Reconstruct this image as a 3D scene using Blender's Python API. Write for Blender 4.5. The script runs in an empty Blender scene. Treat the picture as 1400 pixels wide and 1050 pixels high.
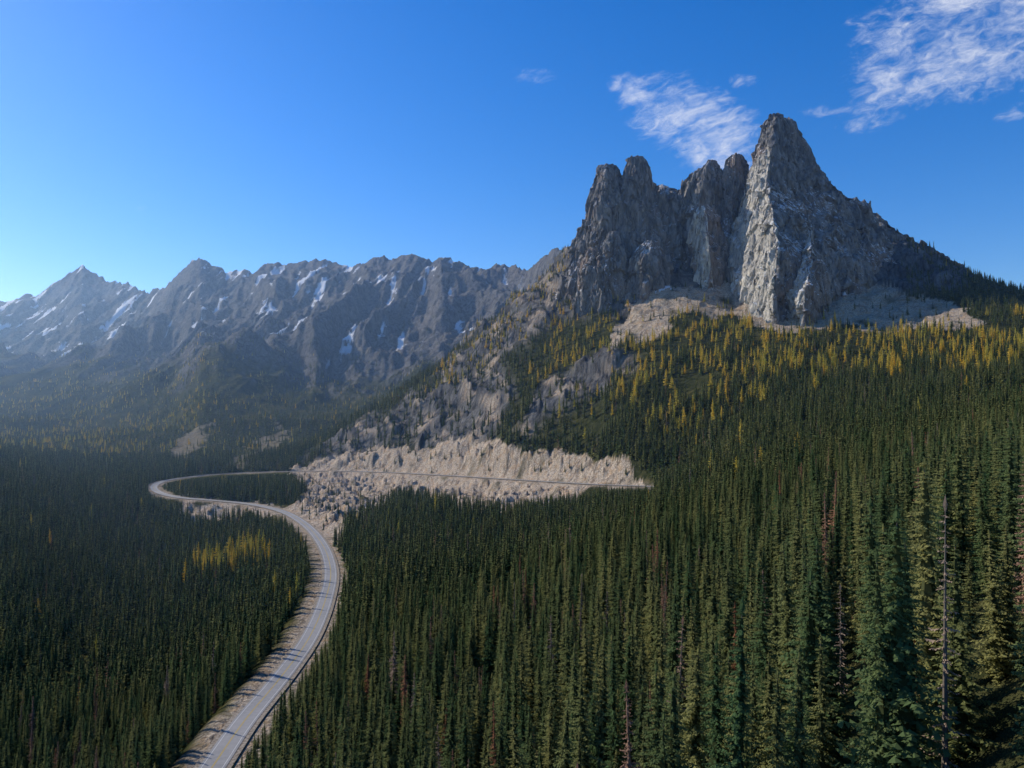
import bpy, math, numpy as np, time
from mathutils import Vector
T0=time.time()
rng=np.random.default_rng(7)
scene=bpy.context.scene
scene.view_settings.view_transform='Standard'
scene.view_settings.look='None'
scene.view_settings.exposure=0
F=1020.0; A=math.radians(2.5); CA,SA=math.cos(A),math.sin(A)
SUN_AZ=math.radians(-62); SUN_EL=math.radians(33)

# ---------- survey helpers: bearing slope (u = x/y) and height slope (t = z/y) seen from the overlook
def uv(px,py):
    x=(px-700)/F; v=(525-py)/F
    Y=CA-v*SA; Z=SA+v*CA
    return x/Y, Z/Y
def sight(u,t):
    v=(t*CA-SA)/(CA+t*SA); Y=CA-v*SA
    return 700+u*Y*F, 525-v*F

# ---------- noise
def mkperm(seed):
    r=np.random.default_rng(seed); p=r.permutation(256); return np.concatenate([p,p,p])
_G=np.random.default_rng(3).normal(size=(256,3)); _G/=np.linalg.norm(_G,axis=1)[:,None]
def pn(x,y,z,seed=0):
    p=mkperm(seed)
    xi=np.floor(x).astype(int);yi=np.floor(y).astype(int);zi=np.floor(z).astype(int)
    xf=x-xi;yf=y-yi;zf=z-zi
    f=lambda t:t*t*t*(t*(t*6-15)+10)
    U,V,W=f(xf),f(yf),f(zf)
    def g(a,b,c):
        h=p[p[p[(xi+a)&255]+((yi+b)&255)]+((zi+c)&255)]
        gr=_G[h]
        return gr[...,0]*(xf-a)+gr[...,1]*(yf-b)+gr[...,2]*(zf-c)
    l=lambda a,b,t:a+(b-a)*t
    if np.ndim(z) and not np.any(z-np.floor(z)) and z.max()==z.min():
        return l(l(g(0,0,0),g(1,0,0),U),l(g(0,1,0),g(1,1,0),U),V)*1.6
    return l(l(l(g(0,0,0),g(1,0,0),U),l(g(0,1,0),g(1,1,0),U),V),
             l(l(g(0,0,1),g(1,0,1),U),l(g(0,1,1),g(1,1,1),U),V),W)*1.6
def fbm(x,y,z,o=4,seed=0):
    s=0;a=1;n=0
    for i in range(o):
        s=s+a*pn(x,y,z,seed+i);n+=a;a*=.5;x=x*2.03;y=y*2.03;z=z*2.0
    return s/n
def ridged(x,y,z,o=5,seed=0):
    s=0;a=1;n=0;w=1
    for i in range(o):
        r=1-np.abs(pn(x,y,z,seed+i))*1.3; r=np.clip(r,0,1)**2
        s=s+a*r*w; w=np.clip(r*1.5,0,1); n+=a;a*=.52;x=x*2.1;y=y*2.1;z=z*2.1
    return s/n
def facet(x,y,z,seed=0,flat=False):
    """faceted (cellular) relief: every cell is a tilted plane"""
    r=np.random.default_rng(seed+900);J=r.random((256,3));O=r.uniform(-1,1,256);Gd=r.uniform(-1,1,(256,3));p=mkperm(seed)
    xi=np.floor(x).astype(int);yi=np.floor(y).astype(int);zi=np.floor(z).astype(int)
    best=np.full(x.shape,1e9);out=np.zeros(x.shape)
    for a in (-1,0,1):
        for b_ in (-1,0,1):
            for c in ((0,) if flat else (-1,0,1)):
                h=p[p[p[(xi+a)&255]+((yi+b_)&255)]+((zi+c)&255)]
                j=J[h];dx=x-xi-a-j[...,0];dy=y-yi-b_-j[...,1];dz=0 if flat else z-zi-c-j[...,2]
                d=dx*dx+dy*dy+dz*dz
                m=d<best;best=np.where(m,d,best);g=Gd[h]
                val=O[h]*.6+g[...,0]*dx+g[...,1]*dy+(0 if flat else g[...,2]*dz)
                out=np.where(m,val,out)
    return out
def sst(a,b,x):
    t=np.clip((x-a)/(b-a),0,1); return t*t*(3-2*t)
def inpoly(px,py,poly):
    ins=np.zeros(px.shape,bool); n=len(poly)
    for i in range(n):
        x1,y1=poly[i];x2,y2=poly[(i+1)%n]
        if y1==y2: continue
        c=((y1>py)!=(y2>py))&(px<(x2-x1)*(py-y1)/(y2-y1)+x1)
        ins^=c
    return ins

# ---------- road centre line
RD=[(262,1090,-141),(290,1050,-140),(335,985,-140),(385,925,-140),(424,870,-140),(445,820,-140),(452,780,-140),(441,745,-138.5),(417,717,-137),(385,699,-135.5),
(340,689,-134),(290,684,-132.5),(245,680,-131),(217,673,-129),(211,664,-126.5),(232,656,-123),(290,649,-118),(360,645.5,-113),(440,644,-108),(520,645.5,-103),(600,649.5,-98),(700,655.5,-92),(800,661.5,-86),(885,665,-80),(960,668,-76)]
rp=[]
for a,b,z in RD:
    u,t=uv(a,b); D=z/t; rp.append((u*D,D,z))
rp=np.array(rp)
def catmull(p,n=24):
    q=np.vstack([2*p[0]-p[1],p,2*p[-1]-p[-2]]); out=[]
    for i in range(1,len(q)-2):
        for k in range(n):
            t=k/n
            out.append(.5*((2*q[i])+(-q[i-1]+q[i+1])*t+(2*q[i-1]-5*q[i]+4*q[i+1]-q[i+2])*t*t+(-q[i-1]+3*q[i]-3*q[i+1]+q[i+2])*t**3))
    out.append(q[-2]); return np.array(out)
road=catmull(rp)
seg=np.r_[0,np.cumsum(np.linalg.norm(np.diff(road[:,:2],axis=0),axis=1))]
S=np.arange(0,seg[-1],4.0)
road=np.stack([np.interp(S,seg,road[:,k]) for k in range(3)],1)
for it in range(6): road[1:-1]=(road[:-2]+2*road[1:-1]+road[2:])/4
tg=np.gradient(road[:,:2],axis=0);tg/=np.linalg.norm(tg,axis=1)[:,None];nm=np.stack([tg[:,1],-tg[:,0]],1)

# ---------- terrain control survey
CP=[(-300,1300,300),(-300,900,560),(-300,650,1000),(-300,600,1700),
(0,1150,330),(0,1050,400),(0,850,600),(0,740,820),(0,665,1120),(0,632,1500),(0,610,1900),(0,590,2300),
(100,1050,390),(100,850,660),(100,730,980),(100,650,1500),
(200,1050,370),(200,900,600),(200,780,900),(200,735,1080),(200,700,1170),(200,640,1650),(200,600,2200),
(300,724,1080),(300,740,980),(380,735,1000),
(350,850,590),(330,765,850),(350,668,1300),(350,630,1650),(350,595,2200),
(420,1050,290),(500,1050,280),(500,880,440),(500,780,650),(480,700,1000),(500,665,1330),(500,612,1520),
(420,622,1650),(480,580,1680),(560,523,1680),(650,458,1650),(720,398,1600),(780,345,1600),
(440,615,2100),(560,585,2200),(650,570,2250),(720,560,2300),(800,540,2400),(900,500,2400),
(620,570,1380),(700,612,1150),(700,510,1340),(760,440,1450),(820,380,1500),
(700,700,880),(700,770,600),(700,870,370),(700,1050,220),
(600,705,900),(600,780,600),(600,1050,250),
(850,1050,175),(850,920,250),(850,790,390),(850,710,640),(850,620,950),(850,540,1080),(850,480,1220),(850,430,1350),(850,385,1450),
(1000,1100,125),(1000,920,190),(1000,780,310),(1000,695,500),(1000,620,740),(1000,540,950),(1000,470,1120),(1000,435,1250),(1000,405,1340),
(1200,1150,78),(1200,960,122),(1200,810,190),(1200,725,300),(1200,640,490),(1200,560,760),(1200,500,950),(1200,447,1130),(1200,428,1200),(1200,365,1400),
(1400,1100,66),(1400,900,98),(1400,770,140),(1400,695,220),(1400,610,430),(1400,530,690),(1400,475,900),(1400,450,1000),(1400,398,1250),
(1400,450,1700),(1300,420,1900),(1100,430,2000),
(1700,900,75),(1700,700,190),(1700,560,500),(1700,470,900),(1700,430,1200),(1700,470,1700),
(1330,377,1350),(1262,340,1420),(1200,325,1470),(1100,335,1540),(1000,330,1560),(900,320,1560),(840,345,1560)]
pts=[];tv=[]
for a,b,D in CP:
    u,t=uv(a,b);pts.append((u,.6*math.log(D)));tv.append(t)
for q in road[::14]:
    pts.append((q[0]/q[1],.6*math.log(q[1])));tv.append(q[2]/q[1])
for u,D,z in [(0,30,-30),(-.7,30,-36),(.7,30,-24),(0,100,-78),(-.5,100,-90),(-.5,200,-125),(-1.2,100,-80),(1.2,60,-25),(.45,50,-38),(-1.2,300,-160)]:
    pts.append((u,.6*math.log(D)));tv.append(z/D)
pts=np.array(pts);tv=np.array(tv)
Kd=np.linalg.norm(pts[:,None]-pts[None],axis=2)
n=len(pts)
M=np.zeros((n+3,n+3));M[:n,:n]=-Kd;M[:n,n]=1;M[:n,n+1:]=pts;M[n,:n]=1;M[n+1:,:n]=pts.T
M[:n,:n]-=np.eye(n)*0.002
W=np.linalg.solve(M,np.r_[tv,0,0,0])
def base_t(u,v):
    sh=u.shape;q=np.stack([u.ravel(),.6*v.ravel()],1);out=np.empty(len(q))
    for i in range(0,len(q),20000):
        c=q[i:i+20000];d=np.linalg.norm(c[:,None]-pts[None],axis=2)
        out[i:i+20000]=-d@W[:n]+W[n]+c@W[n+1:]
    return out.reshape(sh)

ug=np.r_[np.linspace(-1.35,-.86,50),np.linspace(-.85,.85,1100),np.linspace(.86,1.35,50)]
Yg=np.r_[np.geomspace(22,150,50,endpoint=False),np.geomspace(150,1900,480,endpoint=False),np.geomspace(1900,7500,420,endpoint=False),np.geomspace(7500,12000,20)]
vg=np.log(Yg)
uc=np.linspace(-1.35,1.35,260);vc=np.linspace(vg[0],vg[-1],260)
UC,VC=np.meshgrid(uc,vc);TC=base_t(UC,VC)
def bil(u,v,ua,va,T):
    i=np.clip(np.searchsorted(ua,u)-1,0,len(ua)-2);j=np.clip(np.searchsorted(va,v)-1,0,len(va)-2)
    a=np.clip((u-ua[i])/(ua[i+1]-ua[i]),0,1);b=np.clip((v-va[j])/(va[j+1]-va[j]),0,1)
    return (T[j,i]*(1-a)+T[j,i+1]*a)*(1-b)+(T[j+1,i]*(1-a)+T[j+1,i+1]*a)*b
U,V=np.meshgrid(ug,vg);Y=np.exp(V);X=U*Y
Z0=np.zeros(X.shape)
T=bil(U,V,uc,vc,TC)
# far range
SK=[(-700,430),(-200,420),(0,407),(50,402),(80,384),(100,370),(113,360),(128,372),(145,382),(175,388),(200,398),(225,392),(240,380),(262,356),(275,351),(290,360),(310,370),(325,365),(345,371),(370,362),(395,365),(410,358),(440,354),(480,357),(520,353),(560,351),(590,352),(603,345),(625,362),(660,366),(690,361),(720,360),(745,347),(775,335),(800,345),(860,420),(1000,470),(1400,500),(2000,510)]
sku=[uv(a,b)[0] for a,b in SK];skt=[uv(a,b+2)[1] for a,b in SK]
DR=[(-700,6500),(0,6400),(120,6300),(200,5600),(275,4900),(420,4500),(600,3900),(700,3600),(780,3000),(900,2900),(2000,2900)]
dru=[uv(a,400)[0] for a,b in DR];drd=[b for a,b in DR]
sky=np.interp(U,sku,skt);Dr=np.interp(U,dru,drd)
Ys=np.maximum(.42*Dr,2050)
s=(Y-Ys)/(Dr-Ys)
hfl=uv(700,588)[1]*Ys
hs=sky*Dr
sc=np.clip(s,0,1)
hf=hfl+(hs-hfl)*(0.6*sc+0.4*sc**2.2)
hf=np.where(s>1,hs-(Y-Dr)*.45,hf)
hb=T*Y
w=sst(-.12,.10,s)
H=hb*(1-w)+hf*w
env=w*(np.clip(4*sc*(1-sc),0,1)*.9+.04)*np.where(s>1.02,.3,1)*(.45+.55*sst(.1,.4,sc))
wr=fbm(X/1400,Y/1400,Z0,3,11)
rd=ridged(X/820+wr*.6+.2*Y/1500,Y/2100+wr*.5,Z0,5,20)
rd2=ridged(X/260+wr,Y/460,Z0,5,27)
H=H+env*(310*(rd-.45))+w*(48*(rd2-.4))*(.3+.7*sst(.15,.5,sc))
H=H+sst(1750,2300,Y)*(1-sst(.2,.6,sc))*(40*(ridged(X/520,Y/900,Z0,3,29)-.35))*np.where(U<.02,1,0.3)
k=w>.02
fa=np.zeros(X.shape)
xk,yk=X[k],Y[k];wk=wr[k]
fa[k]=facet(xk/120+wk*2,yk/180,xk*0,301,True)*12+facet(xk/55+wk*3,yk/90,xk*0,302,True)*10
fa[k]+=(ridged(xk/90+wk,yk/170,xk*0,4,303)-.4)*30
H=H+w*sst(.25,.55,sc)*fa*(1-.2*sst(.93,1,sc))

# ---------- ground cover regions
P_CUT=[(395,645),(440,628),(500,612),(560,614),(640,598),(700,612),(780,618),(850,626),(905,657),(900,670),(800,676),(760,690),(660,704),(600,690),(560,678),(520,696),(470,728),(455,764),(430,734),(395,708),(260,708),(250,686),(380,693),(400,690),(420,668),(400,655)]
P_SLAB=[(530,605),(560,560),(610,515),(680,485),(700,520),(690,570),(670,602),(610,612)]
P_SLAB2=[(700,590),(740,520),(830,480),(870,490),(850,520),(760,565),(720,600)]
P_LEFTR=[(400,638),(470,590),(560,540),(600,530),(560,600),(470,625)]
P_TALUS=[(825,474),(850,440),(880,395),(960,385),(1050,395),(1150,390),(1260,400),(1330,425),(1345,448),(1200,450),(1110,450),(1060,455),(1000,432),(940,428),(890,460),(840,480)]
P_CREST=[(560,560),(640,465),(710,395),(780,330),(860,330),(900,400),(850,430),(800,430),(740,450),(690,490),(640,520)]
P_HIGH=[(780,400),(800,330),(1200,300),(1260,335),(1330,375),(1300,415),(1200,395),(1000,395),(900,395)]
P_VTAL=[(300,640),(345,610),(385,580),(400,590),(370,620),(330,640)]
P_VTAL2=[(230,620),(255,590),(290,585),(270,620),(250,635)]
def cover(u,y,h,x):
    px,py=sight(u,h/y)
    j1=fbm(x/60,y/60,x*0,4,51);j2=fbm(x/60,y/60,x*0+9,4,56)
    qx=px+j1*34;qy=py+j2*26
    near=(y<1800)
    cut=inpoly(qx,qy,P_CUT)&(y>560)&near
    slab=(inpoly(qx,qy,P_SLAB)|inpoly(qx,qy,P_SLAB2)|inpoly(qx,qy,P_LEFTR))&near&(y>1000)
    tal=inpoly(qx,qy,P_TALUS)&near&(y>900)
    cre=inpoly(qx,qy,P_CREST)&near&(y>1150)
    hi=inpoly(qx,qy,P_HIGH)&(y>1250)&near
    vt=(inpoly(qx,qy,P_VTAL)|inpoly(qx,qy,P_VTAL2))&(y>1500)
    return px,py,cut,slab,tal,cre,hi,vt
def blur(a,k):
    ker=np.hanning(k+2)[1:-1];ker/=ker.sum()
    a=np.apply_along_axis(lambda m:np.convolve(np.pad(m,k//2,mode='edge'),ker,'valid'),0,a)
    return np.apply_along_axis(lambda m:np.convolve(np.pad(m,k//2,mode='edge'),ker,'valid'),1,a)
px,py,cut,slab,tal,cre,hi,vt=cover(U,Y,H,X)
nearw=1-w
ramp=blur((slab|cre|hi).astype(float),15)
talb=blur(tal.astype(float),9)
cutb=blur(cut.astype(float),9)
H+=nearw*(fbm(X/140,Y/140,Z0,4,60)*9*sst(300,900,Y)+fbm(X/45,Y/45,Z0,3,64)*2.2*sst(80,300,Y))
ca,sa=math.cos(.6),math.sin(.6)
XR=X*ca+Y*sa;YR=-X*sa+Y*ca
H+=nearw*ramp*(30*(ridged(XR/90,YR/190,Z0,5,70)-.42))
k=(ramp>.02)|(cutb>.02)|(talb>.02)
fa=np.zeros(X.shape);fb=np.zeros(X.shape);xk,yk=XR[k],YR[k]
fa[k]=facet(xk/42,yk/80,xk*0,303,True)*13+facet(xk/17,yk/30,xk*0,304,True)*6.5
fb[k]=facet(xk/16,yk/22,xk*0,305,True)*8+facet(xk/7,yk/9,xk*0,306,True)*3.5
H+=nearw*(ramp*fa+cutb*fb+talb*(.25*fb+7*fbm(X/60,Y/60,Z0,3,77)))
# road bench cut into the hillside
dmin=np.full(X.shape,1e9);zr=np.zeros(X.shape)
idx=np.where((Y>200)&(Y<1800)&(U<.35)&(U>-.62))
xs=X[idx];ys=Y[idx]
def road_dist(xs,ys):
    dm=np.full(xs.shape,1e9);zz=np.zeros(xs.shape);sd=np.zeros(xs.shape)
    R=road[::2];Nn=nm[::2]
    for i in range(0,len(xs),40000):
        dx=xs[i:i+40000,None]-R[None,:,0];dy=ys[i:i+40000,None]-R[None,:,1]
        d=dx*dx+dy*dy
        k=d.argmin(1);ar=np.arange(len(k));dm[i:i+40000]=np.sqrt(d[ar,k]);zz[i:i+40000]=R[k,2]
        sd[i:i+40000]=dx[ar,k]*Nn[k,0]+dy[ar,k]*Nn[k,1]
    return dm,zz,sd
dm,zz,_=road_dist(xs,ys);dmin[idx]=dm;zr[idx]=zz
wr_=sst(11,34,dmin)
H=np.where(dmin<60,(zr-.6)*(1-wr_)+H*wr_,H)
TH=H/Y
def height(x,y):
    return bil(x/y,np.log(y),ug,vg,TH)*y

# ---------- cover attributes
gy,gx=np.gradient(H)
dY=np.gradient(Y,axis=0);dX=np.gradient(X,axis=1)
sx=gx/dX; sy=gy/dY - (np.gradient(X,axis=0)/dY)*sx
slope=np.sqrt(sx**2+sy**2)
rock=np.clip(ramp*1.2,0,1)*sst(.30,.62,slope+.35*fbm(X/40,Y/40,Z0,3,90))
farrock=w*sst(.22,.48,sc+.26*fbm(X/250,Y/250,Z0,4,91)+.15*(slope-.6))
rock=np.maximum(rock,farrock)
rock=np.maximum(rock,hi*.9)
tan=np.maximum(cut*1.0*sst(-.45,.1,fbm(X/25,Y/25,Z0,4,92)+.15),tal*.9*sst(-.6,-.1,fbm(X/45,Y/45,Z0,4,89)))
tan=np.maximum(tan,(1-sst(8,22,dmin+12*fbm(X/18,Y/18,Z0,4,93)))*.85)
tan=np.maximum(tan,vt*.35)
tan=np.maximum(tan,nearw*blur((slab|cre).astype(float),5)*sst(.0,.3,fbm(XR/18,YR/70,Z0,3,95))*.75)
gul=sst(.1,.5,fbm(X/180+wr,Y/700,Z0,4,94))
tan=np.maximum(tan,w*gul*sst(.15,.4,sc)*.12)
sn=fbm(X/90+wr*.5,Y/330,Z0,5,96)
snow=w*sst(.32,.62,sc+.1*sn)*sst(.0,.26,sn*.85+.10*(.7-slope)+.25*(.42-rd2))*.9*sst(.05,-.03,U)
hol=fbm(X/14,Y/14,Z0,3,98)
nsn=(inpoly(px+hol*6,py+hol*5,[(866,402),(880,388),(912,384),(918,396),(890,402)]))&(Y<1700)&(Y>1200)
snow=np.maximum(snow,nsn)
veg=sst(-.1,.4,fbm(X/90,Y/90,Z0,4,99))

def grid_mesh(name,V3,nr,nc,smooth=True):
    me=bpy.data.meshes.new(name)
    i=np.arange(nr-1)[:,None];j=np.arange(nc-1)[None];j2=j+1
    q=np.stack([i*nc+j,i*nc+j2,(i+1)*nc+j2,(i+1)*nc+j],-1).reshape(-1,4)
    me.vertices.add(len(V3));me.vertices.foreach_set('co',np.ascontiguousarray(V3,np.float32).ravel())
    me.loops.add(q.size);me.loops.foreach_set('vertex_index',q.ravel().astype(np.int32))
    me.polygons.add(len(q));me.polygons.foreach_set('loop_start',np.arange(0,q.size,4,dtype=np.int32))
    me.polygons.foreach_set('loop_total',np.full(len(q),4,np.int32))
    me.polygons.foreach_set('use_smooth',np.full(len(q),smooth))
    me.update(calc_edges=True);return me
def add(name,me,mat=None):
    o=bpy.data.objects.new(name,me);scene.collection.objects.link(o)
    if mat: me.materials.append(mat)
    return o

# ---------- materials
class NB:
    def __init__(s,nt): s.nt=nt;nt.nodes.clear()
    def n(s,t,**k):
        nd=s.nt.nodes.new(t)
        for a,b in k.items(): setattr(nd,a,b)
        return nd
    def l(s,a,b): s.nt.links.new(a,b)
    def val(s,sock,v):
        if hasattr(v,'is_output'): s.l(v,sock)
        elif v is not None: sock.default_value=v
    def math(s,op,a,b=None,c=None,clamp=False):
        m=s.n('ShaderNodeMath',operation=op,use_clamp=clamp)
        s.val(m.inputs[0],a);s.val(m.inputs[1],b)
        if c is not None: s.val(m.inputs[2],c)
        return m.outputs[0]
    def mix(s,f,a,b,bt='MIX'):
        m=s.n('ShaderNodeMix',data_type='RGBA',blend_type=bt)
        s.val(m.inputs[0],f)
        s.val(m.inputs[6],a if hasattr(a,'is_output') else (*a,1));s.val(m.inputs[7],b if hasattr(b,'is_output') else (*b,1))
        return m.outputs[2]
    def ramp(s,f,a,b,lo=0.,hi=1.):
        m=s.n('ShaderNodeMapRange',interpolation_type='SMOOTHSTEP')
        s.val(m.inputs[0],f);m.inputs[1].default_value=a;m.inputs[2].default_value=b;m.inputs[3].default_value=lo;m.inputs[4].default_value=hi
        return m.outputs[0]
    def noise(s,vec,sc,det=5,rough=.6,dist=0.):
        m=s.n('ShaderNodeTexNoise');m.inputs['Scale'].default_value=sc;m.inputs['Detail'].default_value=det;m.inputs['Roughness'].default_value=rough
        m.inputs['Distortion'].default_value=dist
        s.l(vec,m.inputs['Vector']);return m.outputs[0]
    def scale(s,vec,sv):
        m=s.n('ShaderNodeVectorMath',operation='MULTIPLY');s.l(vec,m.inputs[0]);m.inputs[1].default_value=sv;return m.outputs[0]
def newmat(name):
    m=bpy.data.materials.new(name);m.use_nodes=True;return m,NB(m.node_tree)
def finish(b,col,rough=.9,height=None,dist=1.,spec=.2):
    p=b.n('ShaderNodeBsdfDiffuse') if spec<.3 else b.n('ShaderNodeBsdfPrincipled');o=b.n('ShaderNodeOutputMaterial')
    b.val(p.inputs[0],col)
    if spec>=.3: p.inputs['Roughness'].default_value=rough;p.inputs['Specular IOR Level'].default_value=spec
    if height is not None:
        bp=b.n('ShaderNodeBump');bp.inputs['Distance'].default_value=dist;bp.inputs['Strength'].default_value=.8
        b.l(height,bp.inputs['Height']);b.l(bp.outputs[0],p.inputs['Normal'])
    b.l(p.outputs[0],o.inputs[0])

gm,b=newmat('mountain_ground')
pos=b.n('ShaderNodeNewGeometry').outputs['Position']
at=b.n('ShaderNodeAttribute',attribute_name='cover')
sp=b.n('ShaderNodeSeparateColor');b.l(at.outputs['Color'],sp.inputs[0])
R_,G_,B_=sp.outputs;V_=at.outputs['Alpha']
n2=b.noise(pos,.10,5,.7);n3=b.noise(b.scale(pos,(1,1,.35)),.05,6,.7,1.5);n4=b.noise(pos,.5,3,.7)
floorc=b.mix(b.ramp(n2,.35,.65),(.028,.035,.015),(.065,.068,.03))
grass=b.mix(b.ramp(n2,.35,.6),(.05,.06,.02),(.14,.12,.045))
fc=b.mix(b.math('MULTIPLY',V_,.7),floorc,grass)
rk=b.mix(b.ramp(n3,.35,.65),(.052,.052,.054),(.19,.185,.178))
rk=b.mix(b.math('MULTIPLY',b.ramp(n4,.52,.68),.6),rk,(.03,.03,.03))
tn=b.mix(b.ramp(n4,.33,.60),(.26,.20,.15),(.62,.52,.40))
tn=b.mix(b.math('MULTIPLY',b.ramp(n2,.48,.62),.6),tn,(.46,.30,.17))
tn=b.mix(b.math('MULTIPLY',b.ramp(n3,.53,.62),.6),tn,(.15,.12,.095))
c=b.mix(R_,fc,rk)
c=b.mix(b.math('MULTIPLY',G_,b.ramp(n2,.25,.45,.45,1.)),c,tn)
sf=b.ramp(b.math('ADD',B_,b.math('MULTIPLY',b.math('SUBTRACT',n4,.5),1.2)),.35,.7)
c=b.mix(sf,c,(.74,.77,.82))
hh=b.math('ADD',b.math('MULTIPLY',n3,4.),b.math('MULTIPLY',n4,1.5))
finish(b,c,.92,hh,3.)

rm,b=newmat('granite_rock')
gn=b.n('ShaderNodeNewGeometry');pos=gn.outputs['Position']
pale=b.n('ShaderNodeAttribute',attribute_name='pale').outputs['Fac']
st=b.scale(pos,(1,1,.28))
n1=b.noise(pos,.012,4,.6);n2=b.noise(st,.06,7,.7,1.2);n3=b.noise(st,.25,5,.7,.6)
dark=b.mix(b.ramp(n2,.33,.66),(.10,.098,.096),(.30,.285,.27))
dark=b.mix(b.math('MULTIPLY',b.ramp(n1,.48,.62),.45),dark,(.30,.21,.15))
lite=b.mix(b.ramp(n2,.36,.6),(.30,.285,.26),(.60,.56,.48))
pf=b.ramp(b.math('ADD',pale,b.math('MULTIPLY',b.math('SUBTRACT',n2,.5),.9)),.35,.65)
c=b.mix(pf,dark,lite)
c=b.mix(b.math('MULTIPLY',b.ramp(n3,.53,.66),.7),c,(.055,.052,.05))
sz=b.n('ShaderNodeSeparateXYZ');b.l(gn.outputs['True Normal'],sz.inputs[0])
snf=b.math('MULTIPLY',b.ramp(sz.outputs[2],.32,.56),b.ramp(n3,.40,.52))
snf=b.math('MULTIPLY',snf,b.ramp(n1,.44,.53))
c=b.mix(b.math('MULTIPLY',snf,.8),c,(.75,.78,.83))
hh=b.math('ADD',b.math('MULTIPLY',n2,5.),b.math('MULTIPLY',n3,2.5))
finish(b,c,.88,hh,2.2)

# ---------- terrain
V3=np.stack([X,Y,H],-1).reshape(-1,3)
me=grid_mesh('mountain_terrain',V3,len(Yg),len(ug))
at=me.color_attributes.new('cover','FLOAT_COLOR','POINT')
at.data.foreach_set('color',np.stack([rock,tan,snow.astype(float),veg],-1).astype(np.float32).ravel())
add('mountain_terrain',me,gm)

# ---------- granite spires
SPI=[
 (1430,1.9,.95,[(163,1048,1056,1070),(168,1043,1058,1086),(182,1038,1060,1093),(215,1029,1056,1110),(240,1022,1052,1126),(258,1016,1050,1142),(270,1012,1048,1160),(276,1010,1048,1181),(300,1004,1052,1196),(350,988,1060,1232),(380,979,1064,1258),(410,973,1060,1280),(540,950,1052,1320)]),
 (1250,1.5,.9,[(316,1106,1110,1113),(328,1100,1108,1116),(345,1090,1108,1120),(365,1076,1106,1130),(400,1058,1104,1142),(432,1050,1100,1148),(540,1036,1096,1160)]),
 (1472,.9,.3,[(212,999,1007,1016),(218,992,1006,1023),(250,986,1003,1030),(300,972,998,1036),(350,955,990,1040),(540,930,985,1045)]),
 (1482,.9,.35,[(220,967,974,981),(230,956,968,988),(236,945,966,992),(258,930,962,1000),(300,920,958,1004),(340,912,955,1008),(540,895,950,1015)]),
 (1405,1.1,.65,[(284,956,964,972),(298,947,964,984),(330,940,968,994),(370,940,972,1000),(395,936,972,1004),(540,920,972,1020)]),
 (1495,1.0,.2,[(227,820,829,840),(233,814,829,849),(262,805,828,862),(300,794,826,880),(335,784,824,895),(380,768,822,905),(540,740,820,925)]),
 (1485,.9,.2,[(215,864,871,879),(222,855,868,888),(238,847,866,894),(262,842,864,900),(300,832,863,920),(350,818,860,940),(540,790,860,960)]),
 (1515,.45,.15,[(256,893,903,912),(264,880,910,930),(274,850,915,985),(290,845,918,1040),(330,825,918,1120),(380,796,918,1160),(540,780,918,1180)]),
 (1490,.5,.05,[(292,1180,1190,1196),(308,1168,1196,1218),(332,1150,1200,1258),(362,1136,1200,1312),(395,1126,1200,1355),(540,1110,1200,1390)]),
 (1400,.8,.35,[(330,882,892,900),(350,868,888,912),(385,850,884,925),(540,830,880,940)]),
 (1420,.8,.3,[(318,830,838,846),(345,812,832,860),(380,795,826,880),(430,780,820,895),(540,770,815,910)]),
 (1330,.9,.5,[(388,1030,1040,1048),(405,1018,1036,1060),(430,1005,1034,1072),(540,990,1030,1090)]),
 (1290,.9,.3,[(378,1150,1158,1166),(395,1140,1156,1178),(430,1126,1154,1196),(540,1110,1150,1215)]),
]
allV=[];allQ=[];allP=[];off=0
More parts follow.
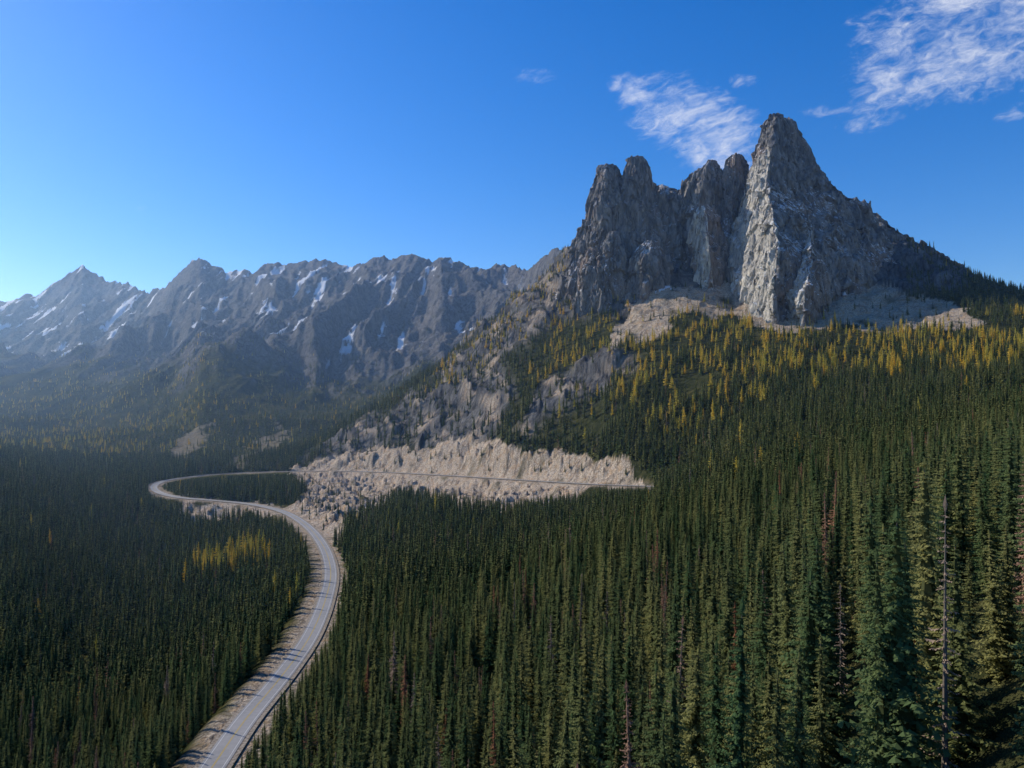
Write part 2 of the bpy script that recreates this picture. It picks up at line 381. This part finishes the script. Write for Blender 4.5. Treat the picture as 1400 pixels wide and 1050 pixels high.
for si,(Dc,kf,pl,rings) in enumerate(SPI):
    rings=np.array(rings,float)
    hgt=rings[-1,0]-rings[0,0]
    nr=int(max(90,hgt*1.15));
    yy=np.linspace(rings[0,0],rings[-1,0],nr)
    L,Cc,R=[np.interp(yy,rings[:,0],rings[:,k]) for k in (1,2,3)]
    wpx=(R-L).max();ns=int(np.clip(wpx*1.0,60,220))
    zz=np.array([uv(700,q)[1]*Dc for q in yy])
    xl=np.array([uv(a,q)[0]*Dc for a,q in zip(L,yy)]);xr=np.array([uv(a,q)[0]*Dc for a,q in zip(R,yy)])
    xa=np.array([uv(a,q)[0]*Dc for a,q in zip(Cc,yy)])
    df=kf*(xa-xl)
    ax=xa/Dc*(Dc-df);ay=Dc-df
    mx=xa+(xr-xa)*.62; my=Dc-df*.55
    bx=(xl+xr)/2+ (xr-xl)*.05; by=Dc+.38*(xr-xl)
    cor=[np.stack(c,1) for c in ((xl,np.full(nr,Dc)),(ax,ay),(mx*my/Dc,my),(xr,np.full(nr,Dc)),(bx,by))]
    secs=[];pls=[]
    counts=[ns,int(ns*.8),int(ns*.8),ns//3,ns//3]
    for k in range(5):
        a=cor[k];c=cor[(k+1)%5];t=(np.arange(counts[k])/counts[k])[None,:,None]
        secs.append(a[:,None,:]*(1-t)+c[:,None,:]*t)
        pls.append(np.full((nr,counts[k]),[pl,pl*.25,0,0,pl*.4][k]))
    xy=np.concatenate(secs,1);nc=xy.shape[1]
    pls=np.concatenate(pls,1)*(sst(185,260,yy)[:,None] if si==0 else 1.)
    tmp=xy.copy()
    for it in range(12): tmp=(np.roll(tmp,1,1)+2*tmp+np.roll(tmp,-1,1))/4
    tq=np.roll(tmp,-1,1)-np.roll(tmp,1,1);nrm=np.stack([tq[...,1],-tq[...,0]],-1);nrm/=np.linalg.norm(nrm,axis=2)[...,None]+1e-6
    cen=xy.mean(1,keepdims=True);sg=np.sign(((xy-cen)*nrm).sum(2,keepdims=True).mean());nrm*=sg
    x,y=xy[...,0],xy[...,1];z=np.repeat(zz[:,None],nc,1)
    so=si*37.7
    wv=fbm(x/70,y/70,z/120+so,3,110)
    big=facet(x/46+wv*.6+so,y/46,z/105+wv*.6,120)
    med=facet(x/20+wv,y/20+so,z/46,130)
    sml=facet(x/8,y/8+so,z/15,131)
    rdg=ridged(x/60+so,y/60,z/220,4,140)-.45
    crk=ridged(x/24+so+wv,y/24,z/130,3,145)
    wid=(xr-xl)[:,None]
    am=np.clip(wid/110,.10,1);am2=np.clip(wid/60,.2,1);am3=np.clip(wid/30,.3,1)
    calm=1-.35*pls*(si==0)
    dd=calm*(am*(9*big+12*rdg-2)+am2*(5.5*med-4.5*sst(.55,.8,crk)))+am3*2.0*sml
    x=x+nrm[...,0]*dd;y=y+nrm[...,1]*dd
    z=z+am2*(6*facet(x/24,y/24,z/60+so,160))+am3*(4*facet(x/9,y/9,z/40+so,161))
    vv=np.stack([x,y,z],-1).reshape(-1,3)
    top=np.array([[x[0].mean(),y[0].mean(),z[0].mean()+2.0]])
    i=np.arange(nr-1)[:,None];j=np.arange(nc)[None];j2=(j+1)%nc
    q=np.stack([i*nc+j,(i+1)*nc+j,(i+1)*nc+j2,i*nc+j2],-1).reshape(-1,4)
    tri=np.stack([np.full(nc,nr*nc),np.arange(nc),(np.arange(nc)+1)%nc],-1)
    e1=vv[q[:,1]]-vv[q[:,0]];e2=vv[q[:,3]]-vv[q[:,0]];fn=np.cross(e1,e2)[:,:2];qc=vv[q].mean(1)[:,:2]-np.array([[x.mean(),y.mean()]])
    if (fn*qc).sum()<0: q=q[:,::-1];tri=tri[:,::-1]
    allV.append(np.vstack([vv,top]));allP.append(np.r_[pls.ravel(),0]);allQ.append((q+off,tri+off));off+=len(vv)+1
me=bpy.data.meshes.new('granite_peak')
Vc=np.vstack(allV);q=np.vstack([a for a,_ in allQ]);t3=np.vstack([c for _,c in allQ])
me.vertices.add(len(Vc));me.vertices.foreach_set('co',Vc.astype(np.float32).ravel())
lv=np.r_[q.ravel(),t3.ravel()].astype(np.int32);me.loops.add(len(lv));me.loops.foreach_set('vertex_index',lv)
me.polygons.add(len(q)+len(t3))
me.polygons.foreach_set('loop_start',np.r_[np.arange(len(q))*4,len(q)*4+np.arange(len(t3))*3].astype(np.int32))
me.polygons.foreach_set('loop_total',np.r_[np.full(len(q),4),np.full(len(t3),3)].astype(np.int32))
me.update(calc_edges=True)
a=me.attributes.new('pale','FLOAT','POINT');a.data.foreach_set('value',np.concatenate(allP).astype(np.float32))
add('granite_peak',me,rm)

# ---------- road
def strip(name,o1,o2,dz,mat):
    a=np.c_[road[:,:2]+nm*o1,road[:,2]+dz];c=np.c_[road[:,:2]+nm*o2,road[:,2]+dz]
    v=np.stack([a,c],1).reshape(-1,3)
    me=grid_mesh(name,v,len(road),2);return add(name,me,mat)
am_,b=newmat('asphalt');pos=b.n('ShaderNodeNewGeometry').outputs['Position']
n=b.noise(pos,.3,5,.7);n2=b.noise(pos,.03,3,.5)
c=b.mix(b.ramp(n,.3,.7),(.20,.197,.19),(.26,.255,.245));c=b.mix(b.math('MULTIPLY',b.ramp(n2,.45,.6),.4),c,(.29,.28,.265))
finish(b,c,.75,spec=.4)
gr,b=newmat('gravel');pos=b.n('ShaderNodeNewGeometry').outputs['Position']
n=b.noise(pos,.8,5,.7);finish(b,b.mix(b.ramp(n,.35,.65),(.17,.14,.105),(.38,.33,.26)),.95,n,.3)
wp,b=newmat('white_paint');finish(b,(.60,.60,.57,1),.6)
yp,b=newmat('yellow_paint');finish(b,(.50,.36,.08,1),.6)
rdo=strip('mountain_road',-5.4,5.4,.25,am_)
for nm_,o1,o2,dz,m in [('shoulder_gravel',-7.6,7.6,.1,gr),('edge_line_a',-4.3,-4.1,.275,wp),('edge_line_b',4.1,4.3,.275,wp),('centre_line',-.3,-.1,.275,yp),('centre_line_b',.1,.3,.275,yp)]:
    o=strip(nm_,o1,o2,dz,m);o.parent=rdo

# ---------- trees
def leafmat(name,c1,c2,tr=.4):
    m,b=newmat(name)
    oi=b.n('ShaderNodeObjectInfo').outputs['Random']
    c=b.mix(oi,c1,c2)
    d=b.n('ShaderNodeBsdfDiffuse');t=b.n('ShaderNodeBsdfTranslucent');mx=b.n('ShaderNodeMixShader');mx.inputs[0].default_value=tr
    b.l(c,d.inputs[0]);b.l(c,t.inputs[0]);b.l(d.outputs[0],mx.inputs[1]);b.l(t.outputs[0],mx.inputs[2])
    o=b.n('ShaderNodeOutputMaterial');b.l(mx.outputs[0],o.inputs[0]);return m
m_spr=leafmat('spruce_needles',(.085,.145,.06),(.28,.27,.10),.45)
m_lar=leafmat('larch_needles',(.75,.52,.08),(.50,.46,.10),.45)
m_dead=leafmat('dead_needles',(.34,.15,.075),(.32,.25,.19),.25)
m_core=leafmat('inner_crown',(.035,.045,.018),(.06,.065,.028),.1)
bk,b=newmat('bark');finish(b,(.14,.12,.10,1),.95)
def conifer(name,seed,mat,Hh=25.,R=2.5,wh=46,br=7,sp=5,fill=1.,core=.42,cut0=.06,shape=.75,lw=1.):
    r=np.random.default_rng(seed);vs=[];fs=[];mi=[]
    def face(p,m):
        k=len(vs);vs.extend(p);fs.append(tuple(range(k,k+len(p))));mi.append(m)
    ns=6;lv=[0,.3,.6,.97];rt=[.34,.24,.14,.03]
    for a in range(3):
        for k in range(ns):
            p=[]
            for (lz,kk) in ((a,k),(a,k+1),(a+1,k+1),(a+1,k)):
                th=kk*2*math.pi/ns;p.append((rt[lz]*math.cos(th),rt[lz]*math.sin(th),lv[lz]*Hh))
            face(p,1)
    lob=r.uniform(.6,1.3,size=(36,))
    def rad(z,th):
        f=1-z/Hh
        base=R*min(1,(f*1.12)**shape)*(1 if z>Hh*.15 else .75+z/Hh*1.6)
        return base*lob[int(((th/(2*math.pi))*6)%6)+6*min(5,int(z/Hh*6))]
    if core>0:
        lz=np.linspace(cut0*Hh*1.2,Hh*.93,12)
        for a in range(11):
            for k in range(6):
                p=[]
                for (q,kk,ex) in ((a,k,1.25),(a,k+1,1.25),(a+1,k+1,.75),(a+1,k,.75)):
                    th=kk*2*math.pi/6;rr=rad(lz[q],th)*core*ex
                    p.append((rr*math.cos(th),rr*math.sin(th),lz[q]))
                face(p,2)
    for w_ in range(wh):
        z0=Hh*(cut0+(1-cut0)*(w_+r.uniform(-.4,.4))/wh);z0=min(z0,Hh*.985)
        for k in range(br):
            if r.random()>fill: continue
            th=r.uniform(0,2*math.pi);Lb=rad(z0,th)*r.uniform(.5,1.25)+.15
            dr=-r.uniform(.15,.42)*Lb
            ct,st_=math.cos(th),math.sin(th)
            for q in range(sp):
                f0=(q+.4)/sp if sp>1 else .2
                f1=min(1.12,f0+1.35/sp)
                wd=lw*Lb*r.uniform(.14,.28)*(1.15-f0*.5)*(1.4 if sp<4 else 1)
                tw=r.uniform(-.5,.5)
                def pt(f,s_,dz): return (ct*Lb*f-st_*s_,st_*Lb*f+ct*s_,z0+dr*f**.8+.25*Lb*max(0,f-.7)+dz)
                s0=r.uniform(-.25,.25)*Lb*.5
                face([pt(f0,s0,.05),pt((f0+f1)/2,s0+wd,-wd*(.55+tw)),pt(f1,s0*.6,r.uniform(-.1,.05)*Lb),pt((f0+f1)/2,s0-wd,-wd*(.55-tw))],0)
    for k in range(5):
        th=k*1.3;face([(0,0,Hh),(.22*math.cos(th),.22*math.sin(th),Hh*.965),(.1*math.cos(th+1),.1*math.sin(th+1),Hh*.94)],0)
    me=bpy.data.meshes.new(name);me.from_pydata(vs,[],fs)
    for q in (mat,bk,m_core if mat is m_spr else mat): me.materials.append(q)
    me.polygons.foreach_set('material_index',mi);me.update();return me
def coll(name,meshes):
    c=bpy.data.collections.new(name)
    for i,m in enumerate(meshes):
        o=bpy.data.objects.new('%s_%02d'%(name,i),m);c.objects.link(o)
    return c
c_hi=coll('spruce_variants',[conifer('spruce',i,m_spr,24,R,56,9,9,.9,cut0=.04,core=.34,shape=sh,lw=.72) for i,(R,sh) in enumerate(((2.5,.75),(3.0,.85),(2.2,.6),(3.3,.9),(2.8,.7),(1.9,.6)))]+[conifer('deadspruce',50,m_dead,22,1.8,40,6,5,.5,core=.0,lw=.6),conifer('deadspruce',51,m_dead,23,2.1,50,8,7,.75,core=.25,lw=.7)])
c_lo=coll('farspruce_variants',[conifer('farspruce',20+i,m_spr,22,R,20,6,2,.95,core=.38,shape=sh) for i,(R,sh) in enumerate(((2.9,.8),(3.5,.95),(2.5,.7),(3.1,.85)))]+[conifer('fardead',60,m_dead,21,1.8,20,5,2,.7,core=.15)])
c_la=coll('larch_variants',[conifer('larch',70+i,m_lar,20,R,22,6,2,.85,core=.25,shape=.6,cut0=.12) for i,R in enumerate((2.8,3.3,2.5))])

def scatter(name,P3,rotz,scl,idx,c):
    me=bpy.data.meshes.new(name);me.vertices.add(len(P3));me.vertices.foreach_set('co',P3.astype(np.float32).ravel())
    a=me.attributes.new('scl','FLOAT_VECTOR','POINT');a.data.foreach_set('vector',scl.astype(np.float32).ravel())
    a=me.attributes.new('rot','FLOAT_VECTOR','POINT');a.data.foreach_set('vector',rotz.astype(np.float32).ravel())
    a=me.attributes.new('idx','INT','POINT');a.data.foreach_set('value',idx.astype(np.int32))
    o=add(name,me)
    ng=bpy.data.node_groups.new(name+'_scatter','GeometryNodeTree')
    ng.interface.new_socket('Geometry',in_out='INPUT',socket_type='NodeSocketGeometry')
    ng.interface.new_socket('Geometry',in_out='OUTPUT',socket_type='NodeSocketGeometry')
    N=ng.nodes;gi=N.new('NodeGroupInput');go=N.new('NodeGroupOutput');ip=N.new('GeometryNodeInstanceOnPoints');ci=N.new('GeometryNodeCollectionInfo')
    ci.inputs['Collection'].default_value=c;ci.inputs['Separate Children'].default_value=True;ci.inputs['Reset Children'].default_value=True
    def na(nm,t):
        q=N.new('GeometryNodeInputNamedAttribute');q.data_type=t;q.inputs['Name'].default_value=nm;return [s for s in q.outputs if s.enabled][0]
    l=ng.links.new
    l(gi.outputs[0],ip.inputs['Points']);l(ci.outputs[0],ip.inputs['Instance']);ip.inputs['Pick Instance'].default_value=True
    l(na('idx','INT'),ip.inputs['Instance Index']);l(na('rot','FLOAT_VECTOR'),ip.inputs['Rotation']);l(na('scl','FLOAT_VECTOR'),ip.inputs['Scale'])
    l(ip.outputs[0],go.inputs[0])
    md=o.modifiers.new('scatter','NODES');md.node_group=ng
    return o
def jgrid(y0,y1,cell,um):
    xs=np.arange(-um*y1,um*y1,cell);ys=np.arange(y0,y1,cell)
    gx,gy=np.meshgrid(xs,ys);gx=gx.ravel();gy=gy.ravel()
    k=np.abs(gx)<um*gy+40;gx=gx[k];gy=gy[k]
    return gx+rng.uniform(-.7,.7,len(gx))*cell,gy+rng.uniform(-.7,.7,len(gx))*cell
P_LARCH=[(760,430),(820,400),(900,440),(960,415),(1100,440),(1450,440),(1450,540),(1300,510),(1150,510),(1060,540),(990,580),(960,620),(900,610),(850,580),(790,600),(740,550)]
P_LAR2=[(262,775),(300,765),(375,752),(378,768),(300,790),(265,790)]
ru=road[:,0]/road[:,1]
def clear_limit(x,y):
    """max top height so that the valley side of the road stays open"""
    u=x/y;lim=np.full(x.shape,1e9)
    sel=ru[::2]<.178
    RU=ru[::2][sel];RY=road[::2,1][sel];RT=(road[::2,2][sel]-.8)/RY
    up=(RU>-.26)&(RY>950)&(RT>-.10)
    RT=RT-np.where(up,np.interp(RU,[-.26,-.2,-.12,-.08,.0,.07,.12],[.01,.022,.010,.016,.024,.012,.002]),0)
    hw=7/RY+.0015
    for i in range(0,len(x),30000):
        uu_=u[i:i+30000,None];yy_=y[i:i+30000,None]
        ok=(np.abs(uu_-RU[None])<hw[None]+2.2/yy_)&(RY[None]>yy_+6)&(RY[None]-yy_<420)
        tt=np.where(ok,RT[None],1e9).min(1)
        lim[i:i+30000]=np.where(tt<1e8,tt*y[i:i+30000],1e9)
    return lim+rng.normal(0,2.5,len(x))*(lim<1e8)*(y<1000)
def forest(y0,y1,cell,um):
    x,y=jgrid(y0,y1,cell,um);y=np.maximum(y,24);u=x/y;h=height(x,y)
    px,py,cut,slab,tal,cre,hi,vt=cover(u,y,h,x)
    dmn,_,sd=road_dist(x,y)
    nz=fbm(x/70,y/70,x*0,3,200);n5=fbm(x/30,y/30,x*0,3,205)
    dens=.92+.55*nz
    mid=(px>420)&(px<1000)&(py<600)&(y>1000)
    dens=np.where(mid,.65+.9*nz,dens)
    upper=(py<505)&(py>330)&(y>950)&(y<1700);dens=np.where(upper,.6+.8*nz,dens)
    dens=np.where(slab,.18,dens);dens=np.where(cre,.42+.8*nz,dens)
    dens=np.where(tal,.05,dens);dens=np.where(hi,.03,dens);dens=np.where((px>1240)&(py<430)&(y>1200)&(y<1600),.5,dens)
    dens=np.where(cut,.07+.35*np.clip(n5,0,1),dens);dens=np.where(vt,.10,dens)
    wide=np.where((sd<0)&(y<1050),21,13)
    dens=np.where(dmn<wide+8*nz,0,dens)
    lw=sst(-.2,.2,n5)*np.interp(py,[440,480,560,610],[1.,.75,.4,.12])
    lar=np.where(inpoly(px+nz*60,py+nz*40,P_LARCH)&(y>800)&(y<1500),.04+.95*lw,.004)
    lar=np.where(inpoly(px,py,P_LAR2)&(y>500)&(y<1100),.5,lar)
    lar=np.where(cre,.35,lar)
    return x,y,h,px,py,dens,lar,nz,dmn,cut
def emit(name,sel,x,y,h,sc,coln,pick):
    nn=int(sel.sum());P3=np.stack([x[sel],y[sel],h[sel]-.4],1)
    rot=np.stack([rng.normal(0,.025,nn),rng.normal(0,.025,nn),rng.uniform(0,6.28,nn)],1)
    s=sc[sel];ws=s**.75*rng.uniform(.8,1.2,nn)
    scatter(name,P3,rot,np.stack([ws,ws,s],1),pick(nn),coln)
def size(x,y,h,nz,lo=.32,hi=1.2):
    e=np.interp(h,[-200,-60,60,200],[1.12,1.22,.95,.64])
    r=rng.beta(1.8,1.4,len(x));return e*(lo+(hi-lo)*r)*(1+.25*nz)
def apply_clear(x,y,h,sc,keep,hm=24):
    lim=clear_limit(x,y);al=(lim-h)/hm
    return np.minimum(sc,np.maximum(al,.01)),keep&(al>.16)
x,y,h,px,py,dens,lar,nz,dmn,cut=forest(66,460,6.7,.86)
u=x/y
keep=(rng.random(len(x))<dens+.05)&(dmn>13)&(np.hypot(x,y)>84)
il=rng.random(len(x))<lar
sc=size(x,y,h,nz,.42,1.22)
cap=np.interp(u,[-.1,.1,.30,.42],[-.34,-.27,-.10,2.])
sc=np.where(y<200,np.minimum(sc,np.maximum((cap*y-h)/24,.3)),sc)
keep&=(h+sc*24)/y<np.interp(u,[-.1,.1,.30,.42],[-.29,-.20,-.05,2.])+np.where(y>200,9,0)
sc,keep=apply_clear(x,y,h,sc,keep)
def pk_hi(n):
    return np.where(rng.random(n)<.07,rng.integers(6,8,n),rng.integers(0,6,n))
def pk_lo(n): return np.where(rng.random(n)<.02,4,rng.integers(0,4,n))
emit('conifer_forest',keep&~il,x,y,h,sc,c_hi,pk_hi)
n_near=keep.sum()
x,y,h,px,py,dens,lar,nz,dmn,cut=forest(460,1750,6.9,.80)
keep=rng.random(len(x))<dens
il=rng.random(len(x))<lar
sc=size(x,y,h,nz);sc=np.where(cut,sc*.5,sc)
sc,keep=apply_clear(x,y,h,sc,keep,23)
emit('conifer_hillside',keep&~il,x,y,h,sc,c_lo,pk_lo)
emit('larch_grove',keep&il,x,y,h,sc*1.15,c_la,lambda n:rng.integers(0,3,n))
n_mid=keep.sum()
x,y=jgrid(1750,5600,12.5,.76);u=x/y;h=height(x,y)
Drq=np.interp(u,dru,drd);Ysq=np.maximum(.42*Drq,2050);sq=(y-Ysq)/(Drq-Ysq)
nz=fbm(x/220,y/220,x*0,4,210);px,py,_,_,_,_,_,vt=cover(u,y,h,x)
dens=np.clip(.78-1.7*np.clip(sq,0,1)+1.5*nz,0,.95);dens=np.where(vt,.10,dens);dens=np.where(u>.15,0,dens)
keep=rng.random(len(x))<dens
il=rng.random(len(x))<np.where((nz<.05)&(px<280),.40,.08)
sc=rng.uniform(.5,1.0,len(x))
emit('distant_conifer_forest',keep&~il,x,y,h,sc,c_lo,lambda n:rng.integers(0,4,n))
emit('distant_larch_grove',keep&il,x,y,h,sc,c_la,lambda n:rng.integers(0,3,n))
print('TREES',n_near,n_mid,keep.sum(),time.time()-T0)

# ---------- haze filling the far valley
bpy.ops.mesh.primitive_cube_add(size=1,location=(0,6250,150))
hz=bpy.context.object;hz.name='atmospheric_haze';hz.scale=(16000,11500,1700)
m=bpy.data.materials.new('haze');m.use_nodes=True;b=NB(m.node_tree)
vs=b.n('ShaderNodeVolumeScatter');vs.inputs['Color'].default_value=(.40,.64,1,1);vs.inputs['Density'].default_value=7e-5;vs.inputs['Anisotropy'].default_value=.5
o=b.n('ShaderNodeOutputMaterial');b.l(vs.outputs[0],o.inputs['Volume']);hz.data.materials.append(m)

# ---------- light
sv=Vector((math.sin(SUN_AZ)*math.cos(SUN_EL),math.cos(SUN_AZ)*math.cos(SUN_EL),math.sin(SUN_EL)))
sl=bpy.data.lights.new('sun','SUN');sl.energy=5.0;sl.angle=math.radians(.5);sl.color=(1,.94,.84)
so=bpy.data.objects.new('sun',sl);scene.collection.objects.link(so);so.rotation_euler=sv.to_track_quat('Z','Y').to_euler()
wd=bpy.data.worlds.new('World');scene.world=wd;wd.use_nodes=True;b=NB(wd.node_tree)
st=b.n('ShaderNodeTexSky',sky_type='NISHITA',sun_disc=False,sun_elevation=SUN_EL,sun_rotation=SUN_AZ,altitude=1700,air_density=1.,dust_density=.6,ozone_density=2.5)
hs_=b.n('ShaderNodeHueSaturation');hs_.inputs['Saturation'].default_value=1.42;hs_.inputs['Hue'].default_value=.512;hs_.inputs['Value'].default_value=1.2;b.l(st.outputs[0],hs_.inputs['Color'])
tc=b.n('ShaderNodeTexCoord').outputs['Generated'];sx_=b.n('ShaderNodeSeparateXYZ');b.l(tc,sx_.inputs[0])
yy=b.math('MAXIMUM',sx_.outputs[1],.05)
uu=b.math('DIVIDE',sx_.outputs[0],yy);ww=b.math('DIVIDE',sx_.outputs[2],yy)
def blob(px,py,rx,ry,ang,k=1.):
    u0,t0=uv(px,py);du=b.math('SUBTRACT',uu,u0);dw=b.math('SUBTRACT',ww,t0)
    c,s_=math.cos(ang),math.sin(ang)
    a=b.math('ADD',b.math('MULTIPLY',du,c*F/rx),b.math('MULTIPLY',dw,s_*F/rx))
    d=b.math('ADD',b.math('MULTIPLY',du,-s_*F/ry),b.math('MULTIPLY',dw,c*F/ry))
    return b.ramp(b.math('ADD',b.math('MULTIPLY',a,a),b.math('MULTIPLY',d,d)),0.,1.,k,0.)
bl=[blob(955,172,165,92,-.45),blob(862,125,55,40,-.5,.95),blob(1330,40,270,160,.35),blob(1195,160,90,38,.2,.85),blob(1240,110,140,70,.5,.95),blob(1020,112,40,22,0,.8),blob(1140,155,80,24,0,.78),blob(730,105,55,22,0,.78),blob(1385,150,50,26,.3,.8),blob(190,282,40,10,-.2,.6)]
mm=bl[0]
for q in bl[1:]: mm=b.math('MAXIMUM',mm,q)
cb=b.n('ShaderNodeCombineXYZ')
ang=.35
b.l(b.math('ADD',b.math('MULTIPLY',uu,math.cos(ang)*1.),b.math('MULTIPLY',ww,math.sin(ang))),cb.inputs[0])
b.l(b.math('MULTIPLY',b.math('ADD',b.math('MULTIPLY',uu,-math.sin(ang)),b.math('MULTIPLY',ww,math.cos(ang))),2.2),cb.inputs[1])
nA=b.noise(cb.outputs[0],9,8,.68,.6);nB=b.noise(cb.outputs[0],36,6,.65,.8)
cl=b.math('ADD',b.math('MULTIPLY',nA,.75),b.math('MULTIPLY',nB,.6))
cl=b.math('ADD',cl,b.math('MULTIPLY',b.math('SUBTRACT',mm,1.),.5))
cf=b.math('MULTIPLY',b.ramp(cl,.46,1.0),.85)
cc=b.mix(cf,hs_.outputs[0],(5.7,6.0,6.7))
bg=b.n('ShaderNodeBackground');bg.inputs[1].default_value=.15;b.l(cc,bg.inputs[0]);o=b.n('ShaderNodeOutputWorld');b.l(bg.outputs[0],o.inputs[0])

# ---------- camera
cd=bpy.data.cameras.new('camera');cd.sensor_width=36;cd.lens=F/1400*36;cd.clip_start=1;cd.clip_end=40000
co=bpy.data.objects.new('camera',cd);scene.collection.objects.link(co);co.rotation_euler=(math.radians(90)+A,0,0);scene.camera=co
